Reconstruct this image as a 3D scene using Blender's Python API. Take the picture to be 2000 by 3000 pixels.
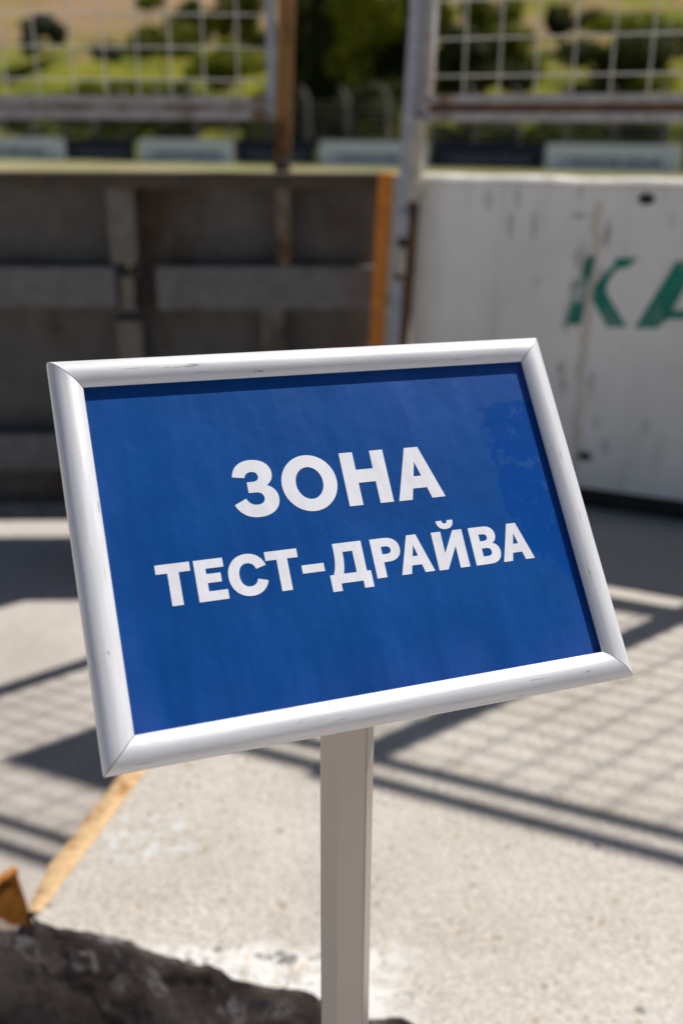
import bpy, bmesh, math, random
import numpy as np
from mathutils import Vector, Matrix, noise
random.seed(7); rng = np.random.default_rng(7)
R = math.radians
for o in list(bpy.data.objects): bpy.data.objects.remove(o)
scene = bpy.context.scene; COL = scene.collection

# ------------------------------------------------------------------ camera
HC, FPX, PITCH = 1.25, 2950.0, R(21.0)          # camera height over the slab, focal length in photo pixels
vp = Vector((-40 / FPX, 1 / math.tan(PITCH), 1.0)).normalized()           # 'down' seen by the camera (x right, y down, z ahead)
fw = (Vector((0, 0, 1)) - vp * vp.z).normalized(); rt = vp.cross(fw)
RW = Matrix((rt, fw, -vp))                       # camera (x right, y down, z ahead) -> world
CAM = Vector((0, 0, HC))
cd = bpy.data.cameras.new('camera'); cam = bpy.data.objects.new('camera', cd); COL.objects.link(cam)
cd.sensor_fit = 'VERTICAL'; cd.sensor_height = 36; cd.sensor_width = 24; cd.lens = FPX / 3000 * 36
cd.clip_start = .05; cd.clip_end = 3000
m3 = RW @ Matrix(((1, 0, 0), (0, -1, 0), (0, 0, -1)))
cam.matrix_world = Matrix.Translation(CAM) @ m3.to_4x4()
cd.dof.use_dof = True; cd.dof.focus_distance = .845; cd.dof.aperture_fstop = 3.1
scene.camera = cam
# ------------------------------------------------------------------ sky, sun, exposure
SAZ, SEL = R(53), R(57.4)                        # sun: azimuth from +Y towards +X, elevation
SUN = Vector((math.sin(SAZ) * math.cos(SEL), math.cos(SAZ) * math.cos(SEL), math.sin(SEL)))
w = bpy.data.worlds.new('World'); scene.world = w; w.use_nodes = True
nt = w.node_tree; bg = nt.nodes['Background']; sk = nt.nodes.new('ShaderNodeTexSky')
sk.sky_type = 'NISHITA'; sk.sun_disc = False; sk.sun_elevation = SEL; sk.sun_rotation = SAZ
nt.links.new(sk.outputs[0], bg.inputs[0]); bg.inputs[1].default_value = .05
sl = bpy.data.lights.new('sun', 'SUN'); sl.energy = 5.0; sl.angle = R(.53); sl.color = (1, .955, .89)
so = bpy.data.objects.new('sun', sl); COL.objects.link(so)
so.rotation_euler = SUN.to_track_quat('Z', 'Y').to_euler(); so.location = SUN * 30
scene.view_settings.view_transform = 'Standard'; scene.view_settings.look = 'None'
scene.view_settings.exposure = 0.1; scene.view_settings.gamma = 1
scene.view_settings.use_curve_mapping = False

# ------------------------------------------------------------------ photo pixel -> direction -> place
def ray(x, y): return RW @ Vector(((x - 1000) / FPX, (y - 1500) / FPX, 1))
def ground(x, y, z=0.0):
    v = ray(x, y); return CAM + v * ((z - HC) / v.z)
def onplane(x, y, p, n):
    v = ray(x, y); return CAM + v * ((Vector(p) - CAM).dot(n) / v.dot(n))
ZL = -.31                                        # level of the lower ground

# ------------------------------------------------------------------ material helpers
def mat(name, rough=.7, metal=0, spec=.4):
    m = bpy.data.materials.new(name); m.use_nodes = True
    b = m.node_tree.nodes['Principled BSDF']
    b.inputs['Roughness'].default_value = rough; b.inputs['Metallic'].default_value = metal
    b.inputs['Specular IOR Level'].default_value = spec
    return m, m.node_tree, b
class NT:
    def __init__(s, nt): s.nt = nt; s.L = nt.links.new
    def n(s, t, **k):
        q = s.nt.nodes.new(t)
        for a, v in k.items(): setattr(q, a, v)
        return q
    def co(s, kind='Object', scale=(1, 1, 1), rot=(0, 0, 0), loc=(0, 0, 0)):
        t = s.n('ShaderNodeTexCoord'); m = s.n('ShaderNodeMapping')
        m.inputs['Scale'].default_value = scale; m.inputs['Rotation'].default_value = rot; m.inputs['Location'].default_value = loc
        if kind == 'World':
            g = s.n('ShaderNodeNewGeometry'); s.L(g.outputs['Position'], m.inputs[0])
        else: s.L(t.outputs[kind], m.inputs[0])
        return m.outputs[0]
    def noise(s, vec, scale, detail=4, rough=.55, dist=0):
        q = s.n('ShaderNodeTexNoise'); s.L(vec, q.inputs['Vector'])
        q.inputs['Scale'].default_value = scale; q.inputs['Detail'].default_value = detail
        q.inputs['Roughness'].default_value = rough; q.inputs['Distortion'].default_value = dist
        return q.outputs['Fac']
    def vor(s, vec, scale, feat='F1', out='Distance', rnd=1):
        q = s.n('ShaderNodeTexVoronoi', feature=feat); s.L(vec, q.inputs['Vector'])
        q.inputs['Scale'].default_value = scale; q.inputs['Randomness'].default_value = rnd
        return q.outputs[out]
    def ramp(s, v, a, b, lo=0., hi=1., smooth=True):
        q = s.n('ShaderNodeMapRange', interpolation_type='SMOOTHSTEP' if smooth else 'LINEAR')
        s.L(v, q.inputs[0])
        for i, x in ((1, a), (2, b), (3, lo), (4, hi)): q.inputs[i].default_value = x
        return q.outputs[0]
    def math(s, op, a, b=None, clamp=False):
        q = s.n('ShaderNodeMath', operation=op, use_clamp=clamp)
        for i, x in enumerate((a, b)):
            if x is None: continue
            if isinstance(x, (int, float)): q.inputs[i].default_value = x
            else: s.L(x, q.inputs[i])
        return q.outputs[0]
    def mix(s, f, a, b, blend='MIX'):
        q = s.n('ShaderNodeMix', data_type='RGBA', blend_type=blend)
        for i, x in ((0, f), (6, a), (7, b)):
            if isinstance(x, (int, float)): q.inputs[i].default_value = x
            elif isinstance(x, tuple): q.inputs[i].default_value = x + (1,) if len(x) == 3 else x
            else: s.L(x, q.inputs[i])
        return q.outputs[2]
    def bump(s, h, strength, dist, b, prev=None):
        q = s.n('ShaderNodeBump'); q.inputs['Strength'].default_value = strength; q.inputs['Distance'].default_value = dist
        s.L(h, q.inputs['Height'])
        if prev is not None: s.L(prev, q.inputs['Normal'])
        if b is not None: s.L(q.outputs[0], b.inputs['Normal'])
        return q.outputs[0]
    def sep(s, vec):
        q = s.n('ShaderNodeSeparateXYZ'); s.L(vec, q.inputs[0]); return q.outputs

def m_plain(name, c, c2, scale, rough=.7, metal=0, bump=.1, spec=.4):
    m, nt, b = mat(name, rough, metal, spec); N = NT(nt); v = N.co('World')
    f = N.ramp(N.noise(v, scale, 5, .6), .35, .65)
    N.L(N.mix(f, c, c2), b.inputs['Base Color'])
    if bump: N.bump(N.noise(v, scale * 6, 4), bump, .002, b)
    return m
def m_rusty(name, paint, rust, amount, scale=7., rough=.6, zs=.5):
    m, nt, b = mat(name, rough); N = NT(nt); v = N.co('World', (1, 1, zs)); v2 = N.co('World')
    f = N.ramp(N.noise(v, scale, 6, .65), amount - .07, amount + .09)
    d = N.ramp(N.noise(v2, scale * 3.5, 4), .3, .75, .78, 1.08)
    rc = N.mix(N.noise(v2, 30, 3), rust, tuple(x * .5 for x in rust))
    c = N.mix(f, rc, paint)
    mm = N.mix(1., c, d, 'MULTIPLY')
    N.L(mm, b.inputs['Base Color']); N.L(N.ramp(f, 0, 1, .85, rough), b.inputs['Roughness'])
    N.bump(f, .3, .002, b)
    return m

def m_slab():
    m, nt, b = mat('slab_concrete', .9, 0, .25); N = NT(nt); v = N.co('World')
    base = N.mix(N.ramp(N.noise(v, 3, 5), .3, .7), (.44, .40, .35), (.51, .475, .43))
    base = N.mix(N.ramp(N.noise(v, 70, 5, .7), .45, .75, 0, .6), base, (.36, .32, .27))
    base = N.mix(N.ramp(N.noise(v, 16, 4, .6), .5, .72, 0, .35), base, (.40, .355, .30))
    spots = N.math('MAXIMUM', N.ramp(N.vor(v, 42), .10, .25, 1, 0), N.ramp(N.vor(v, 23), .08, .2, 1, 0))                        # brown gravel showing through
    sel = N.ramp(N.noise(v, 11, 3), .44, .58)
    base = N.mix(N.math('MULTIPLY', N.math('MULTIPLY', spots, sel), .75), base, (.27, .19, .10))
    dk = N.ramp(N.vor(v, 11), .05, .12, 1, 0); sel2 = N.ramp(N.noise(v, 6, 2), .55, .62)
    base = N.mix(N.math('MULTIPLY', N.math('MULTIPLY', dk, sel2), .8), base, (.08, .07, .06))
    fine = N.math('MULTIPLY', N.ramp(N.vor(v, 150), .0, .6, .72, 1.12), N.ramp(N.noise(v, 90, 4, .75), .3, .7, .80, 1.14))
    base = N.mix(1., base, fine, 'MULTIPLY')
    base = N.mix(N.ramp(N.noise(v, 1.4, 4, .65), .5, .72, 0, .6), base, (.34, .31, .275))
    base = N.mix(N.ramp(N.noise(N.co('World', (1, .35, 1), (0, 0, R(40))), 5, 4, .7), .55, .72, 0, .4), base, (.55, .52, .48))
    # pale lime wash along the broken front edge: distance to the edge line
    x, y, z = N.sep(N.co('World'))
    e = N.math('ADD', y, -ground(700, 2775).y)
    e = N.math('ADD', e, N.math('MULTIPLY', N.math('SUBTRACT', N.noise(v, 16, 4), .5), .09))
    lime = N.ramp(e, -.012, .016, 1, 0)
    lime = N.math('MULTIPLY', lime, N.ramp(N.noise(v, 24, 5, .7), .32, .5))
    lx = N.math('MULTIPLY', N.ramp(x, -.40, -.24), N.ramp(x, .02, .16, 1, .15))
    lime = N.math('MULTIPLY', lime, lx)
    pit = N.ramp(N.noise(v, 30, 5, .7), .56, .64)
    limc = N.mix(N.ramp(N.noise(v, 50, 4, .7), .4, .65), (.72, .705, .68), (.54, .52, .49))
    limc = N.mix(N.math('MULTIPLY', pit, .85), limc, (.08, .072, .065))
    limc = N.mix(N.ramp(N.noise(v, 22, 2), .62, .72, 0, .5), limc, (.55, .36, .14))
    base = N.mix(lime, base, limc)
    chips = None                                                        # dark chipped pits near the edge
    for qx, qy, r0 in ((850, 2810, .013), (820, 2792, .009), (640, 2782, .008), (705, 2775, .006), (762, 2800, .008), (530, 2362, .006)):
        g0 = ground(qx, qy); ax_ = N.math('DIVIDE', N.math('SUBTRACT', x, g0.x), r0 * 1.3); ay_ = N.math('DIVIDE', N.math('SUBTRACT', y, g0.y), r0)
        q2_ = N.math('ADD', N.math('ADD', N.math('MULTIPLY', ax_, ax_), N.math('MULTIPLY', ay_, ay_)), N.math('MULTIPLY', N.math('SUBTRACT', N.noise(v, 110, 4, .75), .5), 5.))
        t_ = N.ramp(q2_, -.1, 1., .9, 0); chips = t_ if chips is None else N.math('MAXIMUM', chips, t_)
    base = N.mix(chips, base, (.07, .066, .062))
    # old pale paint scuff
    px = ground(430, 2450); du = N.math('MULTIPLY', N.math('ADD', x, -px.x), 7.5); dv = N.math('MULTIPLY', N.math('ADD', y, -px.y), 12.)
    rr = N.math('ADD', N.math('MULTIPLY', du, du), N.math('MULTIPLY', dv, dv))
    sc = N.math('MULTIPLY', N.ramp(rr, .1, 1.1, 1, 0), N.ramp(N.noise(v, 30, 4, .7), .5, .6))
    base = N.mix(N.math('MULTIPLY', sc, .7), base, (.62, .66, .68))
    N.L(base, b.inputs['Base Color'])
    h = N.math('ADD', N.noise(v, 60, 5, .65), N.math('MULTIPLY', N.vor(v, 42), .5))
    N.bump(h, .7, .005, b)
    return m
def m_slabface():
    m, nt, b = mat('slab_face', .95, 0, .2); N = NT(nt); v = N.co('World'); vw = N.co('World', (1, 1, 1.1))
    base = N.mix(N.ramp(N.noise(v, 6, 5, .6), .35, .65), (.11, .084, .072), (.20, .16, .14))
    ds = N.n('ShaderNodeVectorMath', operation='ADD')
    nz = N.n('ShaderNodeTexNoise'); N.L(vw, nz.inputs['Vector']); nz.inputs['Scale'].default_value = 22; nz.inputs['Detail'].default_value = 4
    sc = N.n('ShaderNodeVectorMath', operation='SCALE'); sc.inputs['Scale'].default_value = .06
    N.L(nz.outputs['Color'], sc.inputs[0]); N.L(vw, ds.inputs[0]); N.L(sc.outputs[0], ds.inputs[1])
    d = N.vor(ds.outputs[0], 15); ring = N.math('MULTIPLY', N.ramp(d, .16, .26), N.ramp(d, .38, .46, 1, 0))  # lichen rings
    sel = N.ramp(N.noise(v, 7, 2), .42, .52)
    blot = N.ramp(N.noise(v, 34, 4, .7), .57, .66)
    zt_ = N.ramp(N.math('ADD', N.sep(v)[2], N.math('MULTIPLY', N.math('SUBTRACT', N.noise(v, 9, 3), .5), .16)), -.17, -.05)
    sel = N.math('MULTIPLY', sel, zt_)
    lich = N.math('MULTIPLY', N.math('MAXIMUM', N.math('MULTIPLY', ring, N.ramp(N.noise(v, 60, 4, .7), .35, .6)), N.math('MULTIPLY', blot, .6)), sel)
    base = N.mix(N.math('MULTIPLY', lich, .9), base, (.50, .45, .43))
    crack = N.math('MULTIPLY', N.ramp(N.vor(ds.outputs[0], 3.1, 'DISTANCE_TO_EDGE'), .0, .05, 1, 0), N.ramp(N.noise(v, 9, 3), .45, .6))
    base = N.mix(N.math('MULTIPLY', crack, .8), base, (.03, .027, .025))
    N.L(base, b.inputs['Base Color']); N.bump(N.noise(v, 28, 6, .7), .6, .012, b)
    return m
def m_ground():
    m, nt, b = mat('ground_surface', .95, 0, .2); N = NT(nt); v = N.co('World')
    con = N.mix(N.ramp(N.noise(v, 2.2, 5), .3, .7), (.42, .385, .35), (.53, .495, .46))
    con = N.mix(N.ramp(N.noise(v, 60, 4, .7), .35, .7, 0, .7), con, (.34, .30, .265))
    con = N.mix(N.math('MULTIPLY', N.ramp(N.vor(v, 25), .06, .14, 1, 0), N.ramp(N.noise(v, 9, 2), .52, .6)), con, (.16, .13, .10))
    gr = N.mix(N.ramp(N.noise(v, .35, 5), .4, .62), (.34, .29, .18), (.22, .22, .085))
    gr = N.mix(N.ramp(N.noise(v, 3, 4), .45, .75, 0, .5), gr, (.30, .24, .14))
    x, y, z = N.sep(v)
    dist = N.math('ADD', y, N.math('MULTIPLY', x, .4245))
    far = N.ramp(N.math('ADD', dist, N.math('MULTIPLY', N.noise(v, .6, 3), 2)), 9, 11)
    green = N.ramp(dist, 38, 44)
    gr = N.mix(N.math('MULTIPLY', green, .8), gr, (.12, .15, .035))
    N.L(N.mix(far, con, gr), b.inputs['Base Color']); N.bump(N.noise(v, 50, 5, .65), .3, .004, b)
    return m
def m_hill():
    m, nt, b = mat('dry_hillside', 1, 0, .1); N = NT(nt); v = N.co('World')
    a = N.mix(N.ramp(N.noise(v, .06, 5, .6), .4, .6), (.28, .19, .10), (.24, .17, .06))
    x, y, z = N.sep(v); lowg = N.ramp(z, 2., 10., .13, -.035)
    g = N.ramp(N.math('ADD', N.noise(v, .11, 5, .62), lowg), .46, .55)
    a = N.mix(g, a, N.mix(N.ramp(N.noise(v, .3, 4), .4, .6), (.22, .21, .02), (.12, .14, .014)))
    a = N.mix(N.ramp(N.noise(v, .5, 4, .7), .55, .7, 0, .6), a, (.09, .10, .025))
    top = N.math('MULTIPLY', N.ramp(z, 4.5, 8.), .8)
    a = N.mix(N.math('MULTIPLY', top, N.ramp(N.noise(v, .09, 4), .36, .52)), a, (.31, .205, .12))
    N.L(a, b.inputs['Base Color']); N.bump(N.noise(v, .8, 5), .8, .3, b)
    return m
def m_leaf(name, c1, c2):
    m, nt, b = mat(name, .7, 0, .25); N = NT(nt); v = N.co('World')
    c = N.mix(N.ramp(N.noise(v, 1.1, 4), .35, .65), c1, c2)
    N.L(c, b.inputs['Base Color'])
    tr = N.n('ShaderNodeBsdfTranslucent'); N.L(c, tr.inputs[0])
    mx = N.n('ShaderNodeMixShader'); mx.inputs[0].default_value = .3
    N.L(b.outputs[0], mx.inputs[1]); N.L(tr.outputs[0], mx.inputs[2])
    N.L(mx.outputs[0], nt.nodes['Material Output'].inputs[0])
    return m

# ------------------------------------------------------------------ object helpers
def link(o, parent=None):
    COL.objects.link(o)
    if parent is not None:
        o.parent = parent; o.matrix_parent_inverse = parent['_mw'] if False else PINV[parent.name]
    return o
PINV = {}
def tag(o, label=None, cat=None, group=None, kind=None):
    for k, v in (('label', label), ('category', cat), ('group', group), ('kind', kind)):
        if v: o[k] = v
    return o
def thing(name, loc, label, cat, group=None, mw=None):
    o = bpy.data.objects.new(name, None); COL.objects.link(o); o.empty_display_size = .1
    M = mw if mw is not None else Matrix.Translation(Vector(loc))
    o.matrix_world = M; PINV[o.name] = M.inverted()
    return tag(o, label, cat, group)
def mesh(name, V, F, m, parent=None, smooth=False, local=False):
    me = bpy.data.meshes.new(name); me.from_pydata([tuple(v) for v in V], [], F); me.update()
    if smooth:
        for p in me.polygons: p.use_smooth = True
    me.materials.append(m); o = bpy.data.objects.new(name, me); COL.objects.link(o)
    if parent is not None:
        o.parent = parent
        if not local: o.matrix_parent_inverse = PINV[parent.name] if parent.name in PINV else Matrix.Identity(4)
        PINV[o.name] = PINV.get(parent.name, Matrix.Identity(4)) if False else Matrix.Identity(4)
    return o
def place(name, me, M, m, parent):
    o = bpy.data.objects.new(name, me); COL.objects.link(o)
    if not me.materials: me.materials.append(m)
    o.parent = parent; o.matrix_parent_inverse = PINV[parent.name]; o.matrix_basis = M
    return o
def boxmesh(V8=None):
    V = [(x, y, z) for z in (-.5, .5) for y in (-.5, .5) for x in (-.5, .5)]
    F = [(0, 2, 3, 1), (4, 5, 7, 6), (0, 1, 5, 4), (2, 6, 7, 3), (0, 4, 6, 2), (1, 3, 7, 5)]
    return V, F
def beam(name, p0, p1, wu, wn, nrm, m, parent=None, bev=.003):
    """box bar from p0 to p1; wu across, wn along nrm, edges bevelled, real-size mesh in world coordinates"""
    p0, p1, nrm = Vector(p0), Vector(p1), Vector(nrm)
    d = (p1 - p0); L = d.length; d.normalize(); u = d.cross(nrm).normalized(); n = u.cross(d).normalized()
    bm = bmesh.new(); V, F = boxmesh()
    vs = [bm.verts.new((p0 + p1) / 2 + u * v[0] * wu + n * v[1] * wn + d * v[2] * L) for v in V]
    for f in F: bm.faces.new([vs[i] for i in f])
    bmesh.ops.recalc_face_normals(bm, faces=bm.faces)
    if bev: bmesh.ops.bevel(bm, geom=bm.edges[:], offset=min(bev, wu * .3, wn * .3), segments=2, affect='EDGES', profile=.6)
    me = bpy.data.meshes.new(name); bm.to_mesh(me); bm.free(); me.materials.append(m)
    o = bpy.data.objects.new(name, me); COL.objects.link(o)
    if parent is not None: o.parent = parent; o.matrix_parent_inverse = PINV[parent.name]
    return o
def unit_cyl(name, m, seg=8):
    V = []; F = []
    for k in (0, 1):
        for i in range(seg):
            a = 2 * math.pi * i / seg; V.append((math.cos(a), math.sin(a), k))
    for i in range(seg): j = (i + 1) % seg; F.append((i, j, seg + j, seg + i))
    F += [tuple(range(seg))[::-1], tuple(range(seg, 2 * seg))]
    me = bpy.data.meshes.new(name); me.from_pydata(V, [], F); me.materials.append(m)
    for p in me.polygons[:seg]: p.use_smooth = True
    return me
def rodM(p0, p1, r):
    p0, p1 = Vector(p0), Vector(p1); d = p1 - p0
    return Matrix.Translation(p0) @ d.to_track_quat('Z', 'Y').to_matrix().to_4x4() @ Matrix.Diagonal((r, r, d.length, 1))
def lathe_pts(c, axis, prof, seg=16):
    axis = Vector(axis).normalized(); u = axis.orthogonal().normalized(); v = axis.cross(u); V = []; F = []
    for h, r in prof:
        for i in range(seg):
            a = 2 * math.pi * i / seg; V.append(Vector(c) + axis * h + (u * math.cos(a) + v * math.sin(a)) * r)
    for k in range(len(prof) - 1):
        for i in range(seg):
            j = (i + 1) % seg; F.append((k * seg + i, k * seg + j, (k + 1) * seg + j, (k + 1) * seg + i))
    F += [tuple(range(seg))[::-1], tuple(range((len(prof) - 1) * seg, len(prof) * seg))]
    return V, F
def filled(splines, thick=0.):
    """2D outlines (first ones outer, holes inside) -> flat mesh in XY"""
    cu = bpy.data.curves.new('outline', 'CURVE'); cu.dimensions = '2D'; cu.fill_mode = 'BOTH' if thick else 'FRONT'; cu.extrude = thick / 2
    for s in splines:
        sp = cu.splines.new('POLY'); sp.points.add(len(s) - 1); sp.use_cyclic_u = True
        for p, q in zip(sp.points, s): p.co = (q[0], q[1], 0, 1)
    ob = bpy.data.objects.new('outline', cu); COL.objects.link(ob)
    dg = bpy.context.evaluated_depsgraph_get(); me = bpy.data.meshes.new_from_object(ob.evaluated_get(dg))
    bpy.data.objects.remove(ob); bpy.data.curves.remove(cu)
    return me

# ------------------------------------------------------------------ materials
M_SLAB, M_FACE, M_GROUND, M_HILL = m_slab(), m_slabface(), m_ground(), m_hill()
M_EDGE = m_rusty('worn_orange_edge_paint', (.74, .50, .27), (.56, .28, .08), .42, 20, .8)
M_ORANGE = m_rusty('orange_paint', (.66, .215, .018), (.48, .26, .14), .34, 6)
M_CREAM = m_rusty('cream_paint', (.50, .46, .38), (.22, .11, .045), .36, 8)
M_BLUEGREY = m_rusty('blue_grey_paint', (.40, .42, .48), (.20, .12, .07), .30, 8)
M_GREYFRAME = m_rusty('grey_frame_paint', (.42, .40, .40), (.27, .15, .075), .38, 7)
M_RUST = m_plain('rust', (.17, .085, .035), (.09, .045, .03), 14, .85)
M_TOPR = m_rusty('dark_brown_steel', (.085, .066, .05), (.15, .09, .05), .40, 5, .8)
M_BROWNPOST = m_rusty('rust_brown_steel', (.30, .155, .055), (.16, .07, .025), .42, 9, .8)
M_PLATE = m_rusty('dull_grey_plate', (.125, .118, .112), (.12, .078, .05), .42, 3.2, .75)
M_RIB = m_rusty('grey_rib_steel', (.19, .17, .145), (.13, .085, .055), .40, 5, .75)
M_RIBB = m_rusty('brown_grey_rib_steel', (.21, .165, .115), (.14, .08, .04), .42, 6, .75)
M_RAILG = m_rusty('grey_rail_steel', (.175, .172, .175), (.13, .10, .08), .34, 5, .7)
M_DARK = m_plain('near_black', (.018, .018, .017), (.035, .033, .03), 12, .8)  # near-black tone for the wall foot, hole discs and collars
M_WIRE = m_plain('galvanised_rod', (.50, .49, .44), (.60, .58, .52), 9, .7, .0)
M_BARK = m_plain('bark', (.07, .05, .035), (.12, .09, .065), 5, .95)
M_FPOST = m_plain('weathered_post_concrete', (.12, .105, .105), (.17, .15, .145), 2, .9)

# ================================================================== SETTING
def grid_mesh(name, xs, ys, zf, m):
    V = [(x, y, zf(x, y)) for y in ys for x in xs]; n = len(xs)
    F = [(j * n + i, j * n + i + 1, (j + 1) * n + i + 1, (j + 1) * n + i) for j in range(len(ys) - 1) for i in range(n - 1)]
    return mesh(name, V, F, m, smooth=True)
def ramp01(t): t = min(1, max(0, t)); return t * t * (3 - 2 * t)
def zground(x, y): return ZL
xs = list(np.r_[np.linspace(-900, -60, 12), np.linspace(-50, 50, 21), np.linspace(60, 900, 12)])
ys = list(np.r_[np.linspace(-200, -20, 6), np.linspace(-10, 60, 15), np.linspace(80, 1500, 12)])
tag(grid_mesh('ground', xs, ys, zground, M_GROUND), 'pale dusty ground beside the raised concrete slab and the verge behind the gate', None, None, 'structure')
BD = Vector((math.cos(R(-24)), math.sin(R(-24)), 0)); BN = Vector((math.sin(R(24)), math.cos(R(24)), 0))   # boards' line, and away from it
B0 = ground(0, 467, ZL)
def hz(x, y):
    t = (Vector((x, y, 0)) - B0).dot(BN) - 3.2
    if t < 0: return ZL - .4
    h = 26 * (1 - math.exp(-t / 60)) + .35 * max(0, t - 120) * .15
    return ZL - .15 + h * ramp01(t / 8 + .1) + 1.4 * noise.noise(Vector((x * .05, y * .05, 0))) * ramp01(t / 14) + .5 * noise.noise(Vector((x * .2, y * .2, 3))) * ramp01(t / 10)
hs = list(np.linspace(-160, 160, 110)); ht = list(np.r_[np.linspace(3, 40, 32), np.linspace(43, 260, 36)])
V = []; 
for t in ht:
    for s_ in hs:
        p = B0 + BD * (s_ + 18) + BN * t; V.append((p.x, p.y, hz(p.x, p.y)))
n_ = len(hs)
F = [(j * n_ + i, j * n_ + i + 1, (j + 1) * n_ + i + 1, (j + 1) * n_ + i) for j in range(len(ht) - 1) for i in range(n_ - 1)]
tag(mesh('hillside', V, F, M_HILL, smooth=True), 'dry tan and olive hillside rising behind the perimeter boards', None, None, 'structure')

# ---- raised concrete slab with a broken front edge
WD = Vector((math.cos(R(-23)), math.sin(R(-23)), 0)); WN = Vector((math.sin(R(23)), math.cos(R(23)), 0)); W0 = Vector((.85, 3.28, 0))
def wline(x, off=0):                                                # point on the wall's front line
    t = (x - W0.x - WN.x * off) / WD.x; return W0 + WN * off + WD * t
cL = Vector((-.524, 1.345, 0)); fdir = (Vector((.055, 1.134, 0)) - Vector((-.52, 1.338, 0))).normalized(); fn = Vector((fdir.y, -fdir.x, 0))
fn = fn if fn.y < 0 else -fn
ldir = (ground(380, 2270) - ground(90, 2650)); ldir.z = 0; ldir.normalize()
bl = wline(.2, .55); kk = (bl.y - cL.y) / ldir.y; BLc = cL + ldir * kk
fr_pts = []; L_ = 4.6; nF = 360
for i in range(nF + 1):
    t = L_ * i / nF; p = cL + fdir * t
    j = -.03 * max(0, noise.noise(Vector((t * 13, 7, 0))) - .15) + .016 * noise.noise(Vector((t * 9, 0, 0))) + .007 * noise.noise(Vector((t * 31, 5, 0))) + .004 * noise.noise(Vector((t * 80, 9, 0)))
    if t < .03: j -= .016 * (1 - t / .03) ** 2
    fr_pts.append(p + fn * j)
lf_pts = []
for i in range(1, 70):
    t = kk * i / 70; p = cL + ldir * t
    lf_pts.append(p + Vector((-1, 0, 0)) * (.004 * noise.noise(Vector((t * 12, 20, 0)))))
bR = wline(fr_pts[-1].x, .55)
top = [Vector((p.x, p.y, 0)) for p in fr_pts] + [Vector((bR.x, bR.y, 0)), Vector((BLc.x, BLc.y, 0))] + lf_pts[::-1]
me = filled([[(p.x, p.y) for p in top]]); me.name = 'concrete_slab'; me.materials.clear(); me.materials.append(M_SLAB)
slab = bpy.data.objects.new('concrete_slab', me); COL.objects.link(slab); PINV['concrete_slab'] = Matrix.Identity(4)
tag(slab, 'raised sunlit concrete slab with a broken whitish front edge', None, None, 'structure')
rows = [0, -.003, -.007, -.012] + [-.02 - .0135 * k for k in range(25)]
def chip(p, zz):                                                    # broken aggregate: ridges and knocked-out pieces
    q = Vector((p.x * 17, p.y * 17, zz * 19)); d = noise.voronoi(q)[0]
    return .026 * (d[1] - d[0] - .35) + .016 * noise.noise(q * .45) + .009 * noise.noise(q * 2.6) + .005 * noise.noise(q * 6)
V = []
for zz in rows:
    for i, p in enumerate(fr_pts):
        f_ = min(1, -zz / .03); V.append(p + fn * (.008 * min(1, -zz / .008) + chip(p, zz) * f_) + Vector((0, 0, zz)))
n_ = nF + 1
F = [(k * n_ + i, (k + 1) * n_ + i, (k + 1) * n_ + i + 1, k * n_ + i + 1) for k in range(len(rows) - 1) for i in range(nF)]
mesh('front_face', V, F, M_FACE, slab)
side = lf_pts + [Vector((BLc.x, BLc.y, 0))]; side = [fr_pts[0]] + side
V = [p for p in side] + [p + Vector((0, 0, ZL - .03)) for p in side]; n_ = len(side)
mesh('side_face', V, [(i, i + 1, n_ + i + 1, n_ + i) for i in range(n_ - 1)], M_FACE, slab)
# painted steel edge angle along the left side, outline ragged
V = []; n_ = 120; Tn = kk * .98
for i in range(n_ + 1):
    t = .004 + Tn * i / n_; p = cL + ldir * t
    rag = .012 * noise.noise(Vector((t * 8, 40, 0))) + .007 * noise.noise(Vector((t * 26, 41, 0)))
    wv = .041 + rag * .3
    a = p + Vector((wv * .42, 0, .0035)); b_ = p + Vector((-wv * .7 + rag, 0, .005)); c_ = b_ + Vector((-.007, 0, -.02)); d_ = c_ + Vector((.004, 0, -.09))
    if i < 5: b_.x += .005 * (5 - i); c_.x += .005 * (5 - i); d_ = c_ + Vector((.004, 0, -.02))
    V += [a, b_, c_, d_]
F = [(4 * i + k, 4 * i + k + 1, 4 * i + 5 + k, 4 * i + 4 + k) for i in range(n_) for k in range(3)]
ed = mesh('edge_angle', V, F, M_EDGE, slab, smooth=True)
# lower broken block that carries the face on to the left of the slab's corner, with painted edge strips
V = []; nB = 60; rowsB = [(-.062, -.022)] + [(-.056 - .013 * k, .004) for k in range(22)]
for zz, out in rowsB:
    for i in range(nB + 1):
        t = .02 - .62 * i / nB; p = cL + fdir * t
        V.append(p + fn * (out + chip(p, zz) - .004) + Vector((0, 0, zz - .03 * i / nB + .3 * chip(p, 0))))
n_ = nB + 1
F = [(k * n_ + i, k * n_ + i + 1, (k + 1) * n_ + i + 1, (k + 1) * n_ + i) for k in range(len(rowsB) - 1) for i in range(nB)]
blk = mesh('broken_block', V, F, M_FACE, slab)
M_BENT = m_rusty('worn_orange_edging_paint', (.62, .26, .05), (.36, .13, .02), .42, 18)
q0, q1 = ground(-95, 2650, -.035), ground(50, 2545, -.02)
beam('bent_edging', q0, q1, .016, .012, (0, 0, 1), M_BENT, slab, .003)
beam('bent_edging', q0 + Vector((.004, .004, -.083)), q1 + Vector((.008, .004, -.083)), .006, .15, (0, 0, 1), M_BENT, slab, .002)

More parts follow.
